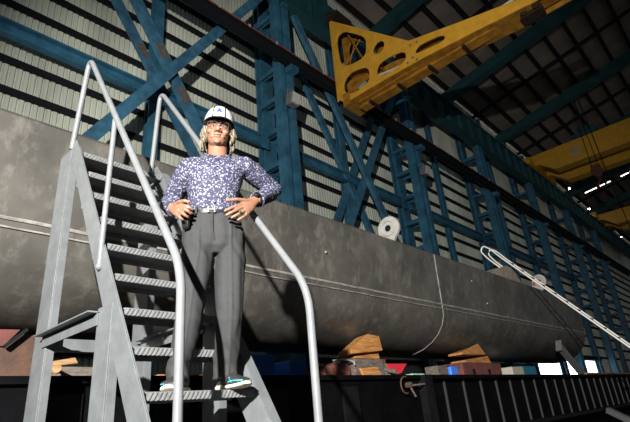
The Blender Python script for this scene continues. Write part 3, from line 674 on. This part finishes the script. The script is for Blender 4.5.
# legs inside the trousers, feet inside the shoes
LEGR = [V(.085, -.05, .84), V(.066, -.02, .55), V(.046, .0, .36), V(.012, -.05, .07)]
LEGL = [V(.25, -.06, .84), V(.247, -.03, .55), V(.243, -.02, .36), V(.222, -.12, .07)]
for L in (LEGR, LEGL): body.tube([L[0], L[1], L[2], L[2].lerp(L[3], .4), L[3]], [.08, .062, .05, .042, .03], 16)
FR = (V(.030, -.09, 0), V(-.040, .145, 0)); FT = (V(.205, -.155, 0), V(.315, .065, 0))
for (h, tt), L in ((FR, LEGR), (FT, LEGL)):
    dd = (tt - h); body.tube([L[3] + V(0, 0, .02), L[3] + V(0, 0, -.015), h + dd * .45 + V(0, 0, .04), h + dd * .85 + V(0, 0, .03)], [.03, .028, .022, .016], 14)
# hands
def finger(pts, r=.0088): body.tube([Vector(p) for p in pts], [r * 1.08, r * 1.05, r, r * .9, r * .62][:len(pts)], 10); body.ball(Vector(pts[-1]), r * .68, 8)
def palm(w, ks, th=.0135):
    # lofted from the wrist to the four knuckles
    i, p = Vector(ks[0]), Vector(ks[-1]); mid = (i + p) / 2; ac = (i - p); al = (mid - w); nn = ac.cross(al).normalized(); ac = ac.normalized()
    half = (i - p).length / 2 + .009
    rs = []
    for t, hw, h in ((-.12, .027, .021), (.15, .030, .019), (.5, half * .95, .017), (.85, half, .0145), (1.02, half * .96, .011)):
        c = w + al * t; rs.append([c + ac * hw * math.cos(2 * math.pi * k / 18) + nn * h * math.sin(2 * math.pi * k / 18) for k in range(18)])
    body.loft(rs)
# his left hand (seen right): back of the hand to the viewer, fingers across the hip
KN = [(.306, .098, .928), (.309, .105, .907), (.318, .104, .886), (.332, .097, .868)]
palm(WRR, KN)
finger([KN[0], (.272, .118, .908), (.242, .124, .890), (.214, .121, .876)]); finger([KN[1], (.275, .124, .882), (.248, .128, .865), (.222, .122, .852)], .0092)
finger([KN[2], (.29, .122, .862), (.27, .124, .849), (.250, .117, .840)]); finger([KN[3], (.312, .112, .848), (.297, .113, .838), (.282, .108, .830)], .0078)
finger([(.372, .06, .965), (.328, .088, .957), (.28, .112, .950), (.226, .118, .940)], .0108)
# his right hand (seen left)
KM = [(.0, .088, .915), (-.006, .094, .897), (-.014, .09, .879), (-.026, .08, .864)]
palm(WRL, KM)
finger([KM[0], (.022, .106, .906), (.038, .108, .896), (.052, .100, .888)]); finger([KM[1], (.014, .112, .884), (.030, .114, .873), (.045, .104, .864)], .0092)
finger([KM[2], (.002, .106, .864), (.016, .106, .853), (.03, .098, .846)]); finger([KM[3], (-.014, .094, .850), (-.004, .094, .840), (.006, .088, .834)], .0078)
finger([(-.04, .03, .945), (-.015, .075, .944), (.012, .1, .938), (.036, .104, .930)], .0105)
bme = remesh(body, .0038, 2, .5)
HI = (Matrix.Translation(HC) @ HR.to_4x4() @ Matrix.Diagonal((HS, HS, HS, 1))).inverted()
lipv = set()
for v in bme.vertices:
    if v.co.z < 1.25: continue
    p = HI @ v.co
    if p.y > .05:
        dlt = 0.
        for s in (-1, 1):
            dlt -= .009 * math.exp(-((p.x - s * .03) / .013) ** 2 - ((p.z + .001) / .008) ** 2)
            dlt -= .003 * math.exp(-((abs(p.x) - .034 - (-.05 - p.z) * .25) / .004) ** 2) * (1 if -.075 < p.z < -.04 else 0) * .5
        mz = -.0665 + .1 * abs(p.x) ** 1.5
        dlt -= .0045 * math.exp(-((p.z - mz) / .0025) ** 2) * (1 if abs(p.x) < .028 else 0)
        if dlt:
            p.y += dlt; v.co = HI.inverted() @ p
        if abs(p.x) < .03 and p.y > .078 and ((p.z - mz) / .006) ** 2 + (p.x / .031) ** 2 < 1: lipv.add(v.index)
o = obj('body', place(bme), [M['skin'], M['lip']], person, smooth=180); o['label'] = 'face, neck and hands of light skin'
for f in o.data.polygons:
    if all(i in lipv for i in f.vertices): f.material_index = 1
def pobj(name, bm, m, parent=person, head=False, smooth=40, bevel=0):
    me = bm.mesh(name) if isinstance(bm, Bm) else bm
    if head: Hm(me)
    return obj(name, place(me), m, parent, smooth=smooth, bevel=bevel)
# eyes and glasses
for s in (-1, 1):
    e = pobj('eye', Bm().ball((s * .031, .0705, -.001), (.0115, .0105, .0048), 14), M['eye_white'], head=True)
    pobj('iris', Bm().ball((s * .030, .0800, -.001), (.0056, .0022, .0044), 12), M['iris'], e, head=True)
    eb = Bm().tube([(s * .013, .0885, .017), (s * .03, .0885, .0235), (s * .047, .075, .017)], [.003, .004, .002], 8); pobj('eyebrow', eb, M['hair'], head=True)
gl = Bm()
for s in (-1, 1):
    pts = [(s * .0335 + .027 * math.copysign(abs(math.cos(t)) ** .6, math.cos(t)), .1 - .008 * abs(math.cos(t)) * (1 if math.cos(t) * s > 0 else 0), -.003 + .0195 * math.copysign(abs(math.sin(t)) ** .7, math.sin(t))) for t in [2 * math.pi * k / 28 for k in range(28)]]
    gl.tube(pts, .0013, 6, True); gl.tube([(s * .06, .09, .004), (s * .078, .05, .006), (s * .082, -.01, .004)], .0015, 6)
gl.tube([(-.008, .101, .003), (0, .105, .006), (.008, .101, .003)], .0014, 6)
M['rim'] = mat('glasses_rim', (.28, .25, .22), .3, .8)
g = pobj('glasses', gl, M['rim'], head=True)
lm = bpy.data.materials.new('lens'); lm.use_nodes = True; nt = lm.node_tree; nt.nodes.clear()
ou = nt.nodes.new('ShaderNodeOutputMaterial'); mx = nt.nodes.new('ShaderNodeMixShader'); tr = nt.nodes.new('ShaderNodeBsdfTransparent'); gg = nt.nodes.new('ShaderNodeBsdfGlossy'); gg.inputs['Roughness'].default_value = .02
mx.inputs['Fac'].default_value = .1; nt.links.new(tr.outputs[0], mx.inputs[1]); nt.links.new(gg.outputs[0], mx.inputs[2]); nt.links.new(mx.outputs[0], ou.inputs['Surface'])
for s in (-1, 1):
    pts = [(s * .0335 + .0265 * math.copysign(abs(math.cos(t)) ** .6, math.cos(t)), .098, -.003 + .019 * math.copysign(abs(math.sin(t)) ** .7, math.sin(t))) for t in [2 * math.pi * k / 28 for k in range(28)]]
    pobj('lens', Bm().prism(pts, (0, .0015, 0)), lm, g, head=True, smooth=0)
# hair: loose wavy strands round the sides and nape
hb = Bm()
for i in range(260):
    side = random.choice((-1, 1)); ph = random.uniform(-.25, 1.0)   # 0 = straight sideways, 1 = nape
    an = ph * math.pi / 2 * 1.02
    x0 = side * .077 * math.cos(an); y0 = -.012 - .085 * math.sin(an)
    z0 = random.uniform(-.01, .04); zl = random.uniform(-.135, -.085) if ph > -.05 else random.uniform(-.09, -.05)
    out = random.uniform(1.04, 1.30); n = 8; pts = []; wv = random.uniform(0, 6); amp = random.uniform(.004, .013)
    for k in range(n):
        f = k / (n - 1); g_ = 1 + (out - 1) * math.sin(min(1, f * 1.35) * math.pi * .6)
        if f > .8: g_ -= (f - .8) * .5
        pts.append((x0 * g_ + amp * math.sin(wv + f * 5.5), y0 * g_ + amp * math.cos(wv + f * 5) - .004 * f, z0 + (zl - z0) * f))
    hb.tube(pts, [.003, .006, .008, .0085, .008, .007, .005, .0012], 6)
pobj('hair', hb, M['hair'], head=True, smooth=180)
# hard hat
hz, ax, ay, az = .032, .0915, .115, .125
def dome(u, v, k=1.0):   # u around, v 0 rim .. 1 top
    c = math.cos(v * math.pi / 2) ** .85; return (ax * k * c * math.cos(u), -.004 + ay * k * c * math.sin(u), hz + az * k * math.sin(v * math.pi / 2))
db = Bm(); rings_ = [[dome(2 * math.pi * q / 40, v) for q in range(40)] for v in [i / 12 for i in range(12)] + [.985]]
db.loft(rings_)
hat = pobj('hard_hat', db, M['shell'], head=True, smooth=60)
vb = Bm(); up_, lo_ = [], []
N = 25; inner, outer = [], []
for q in range(N):
    u = R(8 + 164 * q / (N - 1)); w_ = math.sin((q / (N - 1)) * math.pi) ** .7
    inner.append((ax * .97 * math.cos(u), -.004 + ay * .97 * math.sin(u), hz + .004)); outer.append((ax * (1.0 + .07 * w_) * math.cos(u), -.004 + (ay + .036 * w_) * math.sin(u), hz - .004 - .004 * w_))
for q in range(N - 1): vb.hexa([inner[q], outer[q], outer[q + 1], inner[q + 1]] + [(p[0], p[1], p[2] + .005) for p in (inner[q], outer[q], outer[q + 1], inner[q + 1])])
pobj('visor', vb, M['helmet_black'], hat, head=True)
rb_ = Bm(); rb_.loft([[dome(2 * math.pi * q / 40, v, 1.012) for q in range(40)] for v in (0, .04, .08)], cap=False); rb_.loft([[(ax * s_ * math.cos(u), -.004 + ay * s_ * math.sin(u), hz + dz) for u in [2 * math.pi * q / 40 for q in range(40)]] for s_, dz in ((1.012, 0), (1.03, -.006), (1.0, -.012), (.9, -.004))], cap=False)
pobj('rim_band', rb_, M['helmet_black'], hat, head=True)
pb = Bm()
for xs in (-.037, .037):
    pts = []
    for i in range(22):
        v = .03 + .93 * i / 21; c = math.cos(v * math.pi / 2) ** .85
        xx = xs * (.4 + .6 * c); q = 1 - (xx / (ax * c)) ** 2 if c > .05 else 0
        if q <= 0: break
        pts.append((xx, -.004 + ay * c * math.sqrt(q) + .001, hz + az * math.sin(v * math.pi / 2) + .001))
    pb.tube(pts, .0034, 6)
for sx in (-1, 1):
    pts = []
    for i in range(16):
        v = .03 + .75 * i / 15; x_, y_, z_ = dome(R(90 - sx * (90 - 12)), v, 1.005); pts.append((x_, y_, z_))
    pb.tube(pts, .003, 6)
pobj('piping', pb, M['helmet_black'], hat, head=True)
eb_ = Bm()
def onhat(x, z):
    sv = min(.99, max(0, (z - hz) / az)); v = math.asin(sv) / (math.pi / 2); c = math.cos(v * math.pi / 2) ** .85
    return V(x, -.004 + ay * c * math.sqrt(max(0, 1 - (x / (ax * c)) ** 2)) + .0025, z)
def epoly(pts):
    a = [onhat(*p) for p in pts]; eb_.prism([tuple(p) for p in a], (0, .002, .001))
ez = hz + .045
epoly([(0, ez + .034), (-.0085, ez + .017), (.0085, ez + .017)])
epoly([(-.0085, ez + .0165), (-.019, ez), (-.004, ez), (0, ez + .009), (0, ez + .0165)]); epoly([(.0085, ez + .0165), (0, ez + .0165), (0, ez + .009), (.004, ez), (.019, ez)])
pobj('emblem', eb_, M['emblem'], hat, head=True, smooth=0)['label'] = 'blue triangular emblem'
# shirt
sb_ = Bm()
sb_.loft([ring((.165, -.06, .885), .128, .098), ring((.162, -.055, .925), .140, .116), ring((.163, -.055, .96), .140, .113), ring((.166, -.055, 1.02), .137, .108), ring((.172, -.055, 1.09), .148, .113), ring((.180, -.055, 1.16), .160, .115), ring((.187, -.057, 1.215), .163, .104), ring((.192, -.06, 1.255), .135, .082), ring((.194, -.06, 1.285), .088, .066, tilt=(0, -.25)), ring((.193, -.062, 1.303), .066, .058, tilt=(0, -.5))])
for a, e, w_ in ((SHL, ELL, WRL), (SHR, ELR, WRR)):
    inn = V(.19, -.058, 1.235).lerp(a, .55)
    sb_.tube([inn, a, a.lerp(e, .35), a.lerp(e, .75), e, e.lerp(w_, .2), e.lerp(w_, .55), e.lerp(w_, .78), e.lerp(w_, .86)], [.062, .066, .064, .058, .054, .054, .047, .042, .045], 20)
sme = remesh(sb_, .0065, 3, .5)
NS = [v.normal.copy() for v in sme.vertices]
for v, vn in zip(sme.vertices, NS):
    p = v.co
    near = min((p - (.0 * V(0, 0, 0) + q)).length for q in (ELL, ELR))
    k = .0045 + .006 * math.exp(-(near / .11) ** 2) + (.004 * math.exp(-((p.z - .95) / .05) ** 2))
    n1 = noise.noise(V(p.x * 16, p.y * 16, p.z * 30 + p.x * 12)) + .5 * noise.noise(V(p.x * 30, p.y * 30, p.z * 44 - p.x * 30))
    v.co = p + vn * n1 * k
shirt = pobj('shirt', sme, M['shirt'], smooth=180)
cb = Bm()   # collar: two leaves and stand
for s in (-1, 1):
    base = [V(.193 + s * .064 * math.cos(R(t)), -.062 + .06 * math.sin(R(t)), 1.312 - .048 * max(0, math.sin(R(t)))) for t in (-80, -40, 0, 35, 65, 88)]
    top = [p + V(s * .004, .0, .018) for p in base]; out_ = [p + V(s * .020 * math.cos(R(t)) + s * (.018 if t > 60 else 0), .028 * max(0, math.sin(R(t))), -.022 - (.022 if t > 60 else 0)) for p, t in zip(base, (-80, -40, 0, 35, 65, 88))]
    for i in range(5):
        cb.hexa([out_[i], out_[i + 1], out_[i + 1] + V(0, 0, .004) + V(s * .003, .003, 0), out_[i] + V(0, 0, .004) + V(s * .003, .003, 0), top[i] - V(s * .003, .002, 0), top[i + 1] - V(s * .003, .002, 0), top[i + 1] + V(s * .002, .003, 0), top[i] + V(s * .002, .003, 0)])
pobj('collar', cb, M['shirt'], shirt, smooth=60)
for a, e, w_ in ((SHL, ELL, WRL), (SHR, ELR, WRR)):
    pobj('cuff', Bm().loft([[p for p in r_] for r_ in []] or [], cap=False) if 0 else Bm().tube([e.lerp(w_, .76), e.lerp(w_, .84), e.lerp(w_, .93)], [.0445, .0475, .0455], 20), M['shirt'], shirt, smooth=60)
for i in range(6):
    z = .955 + i * .056
    fy = {0: .064, 1: .057, 2: .056, 3: .062, 4: .062, 5: .052}[i]
    pobj('button', Bm().cyl((.166 + i * .0035, fy - .002, z), (.166 + i * .0035, fy + .004, z), .0055, 10), M['button'], shirt)
# trousers
tb = Bm()
tb.loft([ring((.166, -.06, .915), .126, .105), ring((.168, -.06, .88), .148, .115), ring((.17, -.06, .83), .165, .125), ring((.17, -.055, .77), .168, .125), ring((.17, -.05, .72), .160, .11), ring((.17, -.05, .68), .11, .08)])
def leg(L, rs, zs):
    rr_ = []
    for (cx, cy, cz), (ra, rb2) in zip(L, rs): rr_.append(ring((cx, cy, cz), ra, rb2, 24, 2.2))
    tb.loft(rr_)
leg([(.092, -.055, .80), (.084, -.045, .66), (.068, -.03, .52), (.052, -.015, .40), (.046, -.01, .33), (.026, -.03, .22), (.004, -.045, .12), (.0, -.04, .045)], [(.088, .118), (.083, .10), (.075, .09), (.068, .082), (.066, .078), (.060, .074), (.053, .070), (.052, .072)], 0)
leg([(.25, -.06, .80), (.256, -.055, .66), (.250, -.045, .52), (.246, -.035, .40), (.245, -.035, .33), (.238, -.065, .22), (.232, -.10, .12), (.230, -.11, .055)], [(.088, .118), (.084, .10), (.076, .09), (.069, .082), (.067, .078), (.064, .074), (.064, .072), (.065, .074)], 0)
tme = remesh(tb, .0065, 3, .5)
NS = [v.normal.copy() for v in tme.vertices]
for v, vn in zip(tme.vertices, NS):
    p = v.co
    # long soft folds, hem breaks, pleats and front crease
    n1 = noise.noise(V(p.x * 22, p.y * 22, p.z * 3.5)) * .007 + noise.noise(V(p.x * 12, p.y * 12, p.z * 20 + p.x * 25)) * (.003 + .007 * math.exp(-((p.z - .12) / .08) ** 2) + .004 * math.exp(-((p.z - .68) / .06) ** 2))
    for cx in (.085 - max(0, .7 - p.z) * .12, .252 - max(0, .4 - p.z) * .05):
        if p.y > -.04: n1 += .006 * math.exp(-((p.x - cx) / .007) ** 2)
    if p.y > -.02 and p.z > .72 and abs(p.x - .167) < .012: n1 -= .003
    v.co = p + vn * n1
tro = pobj('trousers', tme, M['trouser'], smooth=180)
fl_ = Bm(); fl_.tube([(.158, .054, .90), (.156, .068, .84), (.158, .07, .78), (.166, .062, .74)], .0022, 6); pobj('fly_seam', fl_, M['trouser'], tro)
for s, x in ((-1, .055), (1, .285)):
    pobj('pocket_seam', Bm().tube([(x - s * .005, .03 if s < 0 else .03, .895), (x + s * .028, .012, .85), (x + s * .04, -.012, .79)], .003, 6), M['trouser'], tro)
# belt
def bring(z, g): return ring((.166, -.06, z), .131 + g, .109 + g, 40)
bl = Bm(); bl.loft([bring(.897, .0), bring(.897, .006), bring(.929, .006), bring(.929, .0)], closed=True, cap=False)
belt = pobj('belt', bl, M['leather'], smooth=40)
bk = Bm()
bxc, byc, bzc = .150, .057, .913
for dx in (-.019, .013): bk.box(bxc + dx, bxc + dx + .009, byc, byc + .006, bzc - .019, bzc + .019)
bk.box(bxc - .019, bxc + .022, byc + .001, byc + .005, bzc - .005, bzc + .005)
pobj('buckle', bk, M['silver'], belt, smooth=0, bevel=.001)['label'] = 'silver H-shaped buckle'
for x, y in ((.07, .038), (.245, .04), (.05, .015)):
    pobj('belt_loop', Bm().box(x - .005, x + .005, y - .008, y + .012, .89, .936), M['trouser'], belt, smooth=0)
pobj('pouch', Bm().hexa([(.0, .045, .80), (.03, .07, .80), (.04, .05, .80), (.012, .028, .80), (-.012, .05, .885), (.03, .085, .885), (.045, .06, .885), (.0, .03, .885)]), M['leather'], bevel=.006)['label'] = 'black pouch hanging at the belt under the hand'
# shoes
def shoe(h, tt, lab):
    dd = (tt - h); Ln = dd.length; dd.normalize(); sd = V(dd.y, -dd.x, 0)
    def P(t, x, z): return h + dd * (t * Ln) + sd * x + V(0, 0, z)
    def sec(t, hw, zt, zb): return [P(t, hw * math.copysign(abs(math.cos(a)) ** .75, math.cos(a)), zb + (zt - zb) * (.5 + .5 * math.copysign(abs(math.sin(a)) ** .8, math.sin(a)))) for a in [2 * math.pi * k / 20 for k in range(20)]]
    up = Bm().loft([sec(.02, .022, .085, .022), sec(.08, .032, .098, .02), sec(.2, .036, .1, .018), sec(.34, .037, .095, .018), sec(.5, .041, .078, .018), (sec(.66, .046, .062, .018)), sec(.82, .045, .053, .018), sec(.93, .036, .045, .02), sec(.99, .018, .036, .024)])
    s_ = pobj('shoe', up, M['shoe'], smooth=60)
    so = Bm().loft([sec(-.01, .024, .03, .004), sec(.06, .037, .032, .001), sec(.2, .040, .03, .001), sec(.45, .042, .026, .003), sec(.66, .05, .025, .001), sec(.83, .049, .025, .002), sec(.95, .038, .027, .008), sec(1.01, .018, .03, .016)])
    pobj('sole', so, M['sole'], s_, smooth=50)
    tr_ = Bm()
    for sg in (-1, 1): tr_.tube([P(.62, sg * .046, .034), P(.78, sg * .047, .036), P(.9, sg * .040, .034), P(.98, sg * .02, .033)], .0028, 8); tr_.tube([P(.62, sg * .040, .055), P(.74, sg * .047, .03)], .0025, 8)
    pobj('trim', tr_, M['teal_trim'], s_)
    lc = Bm()
    for i in range(5):
        t_ = .38 + i * .06; z_ = .094 - i * .0085; lc.tube([P(t_, -.022, z_ - .005), P(t_ + .02, 0, z_ + .003), P(t_, .022, z_ - .005)], .003, 6)
    pobj('laces', lc, M['shoe'], s_)
    an = h + dd * (Ln * .2); pobj('sock', Bm().tube([an + V(0, 0, .05), an + V(0, 0, .1), an.lerp(h, .2) + V(0, .02, .17)], [.036, .042, .044], 14), M['leather'], s_)
shoe(*FR, 'r'); shoe(*FT, 'l')
# watch, ring
wa = ELR.lerp(WRR, .955); wd_ = (WRR - ELR).normalized(); wu = wd_.cross(V(0, 1, 0)).normalized(); wv_ = wd_.cross(wu).normalized()
wt = Bm(); wt.loft([[wa + wd_ * dz + (wu * math.cos(2 * math.pi * k / 24) + wv_ * math.sin(2 * math.pi * k / 24)) * rr2 for k in range(24)] for dz, rr2 in ((-.011, .0305), (-.011, .034), (.011, .033), (.011, .0295))], closed=True, cap=False)
wo = pobj('watch', wt, M['watch'])
fc = wa + V(0, .8, .5).normalized() * .033; nn_ = V(0, .8, .5).normalized()
pobj('dial', Bm().cyl(fc - nn_ * .003, fc + nn_ * .006, .019, 20), M['watch'], wo); pobj('bezel', Bm().tube([fc + nn_ * .005 + (wd_ * math.cos(a) + wd_.cross(nn_) * math.sin(a)) * .0185 for a in [2 * math.pi * k / 24 for k in range(24)]], .002, 6, True), M['silver'], wo)
rp = V(*KN[2]).lerp(V(.29, .122, .862), .75)
rg = pobj('finger_ring', Bm().tube([rp + (V(.35, .3, .55).normalized() * math.cos(a) + V(-.1, .9, -.4).normalized() * math.sin(a)) * .0105 for a in [2 * math.pi * k / 18 for k in range(18)]], .0018, 6, True), M['silver'])
pobj('stone', Bm().ball(rp + V(-.002, .012, .001), (.009, .005, .008), 12), M['stone'], rg)


# ------------------------------------------------------------------ finish: origins at the base of each thing, floor at z = 0
def leaves(o):
    out = [o] if o.type == 'MESH' else []
    for c in o.children: out += leaves(c)
    return out
DUPSET = {d[0] for d in DUPS}
for r in ROOTS:
    ls = leaves(r); lo = V(1e9, 1e9, 1e9); hi = -lo
    for o in ls:
        for v in o.data.vertices:
            for k in range(3):
                lo[k] = min(lo[k], v.co[k]); hi[k] = max(hi[k], v.co[k])
    base = V((lo.x + hi.x) / 2, (lo.y + hi.y) / 2, lo.z)
    done = set()
    for o in ls:
        if o.data.name in done: continue
        done.add(o.data.name); o.data.transform(Matrix.Translation(-base))
    r.location = base + V(0, 0, UP)
for r, src, dl in DUPS: r.location = src.location + dl

# ------------------------------------------------------------------ light
def spot(loc, aim, energy, size, blend, rad, col=(1, 1, 1)):
    l = bpy.data.lights.new('key', 'SPOT'); l.energy = energy; l.spot_size = R(size); l.spot_blend = blend; l.shadow_soft_size = rad; l.color = col
    o = bpy.data.objects.new('key_light', l); COL.objects.link(o); o.location = Vector(loc) + V(0, 0, UP)
    o.rotation_euler = (Vector(aim) - Vector(loc)).to_track_quat('-Z', 'Y').to_euler(); return o
spot((-3.7, -1.85, 2.4), (7.6, 6.4, 4.0), 9300, 80, .6, .07, (1, .97, .92))
wd = bpy.data.worlds.new('shed_air'); SC.world = wd; wd.use_nodes = True
wd.node_tree.nodes['Background'].inputs['Color'].default_value = (.75, .88, 1, 1); wd.node_tree.nodes['Background'].inputs['Strength'].default_value = .10

# ------------------------------------------------------------------ camera
cam = bpy.data.cameras.new('camera'); co = bpy.data.objects.new('camera', cam); COL.objects.link(co)
yaw, pit, rol = R(48.6), R(23.3), R(-5.28)
f = V(math.sin(yaw) * math.cos(pit), math.cos(yaw) * math.cos(pit), math.sin(pit))
s = V(math.cos(yaw), -math.sin(yaw), 0); u = s.cross(f)
s2 = s * math.cos(rol) + u * math.sin(rol); u2 = -s * math.sin(rol) + u * math.cos(rol)
co.matrix_world = Matrix(((s2.x, u2.x, -f.x, 0), (s2.y, u2.y, -f.y, 0), (s2.z, u2.z, -f.z, UP), (0, 0, 0, 1)))
cam.sensor_width = 36; cam.lens = 36 * 478 / 630; cam.clip_end = 400; cam.clip_start = .05
SC.camera = co
vs = SC.view_settings; vs.view_transform = 'Standard'; vs.look = 'None'; vs.exposure = 0; vs.gamma = 1; vs.use_curve_mapping = False
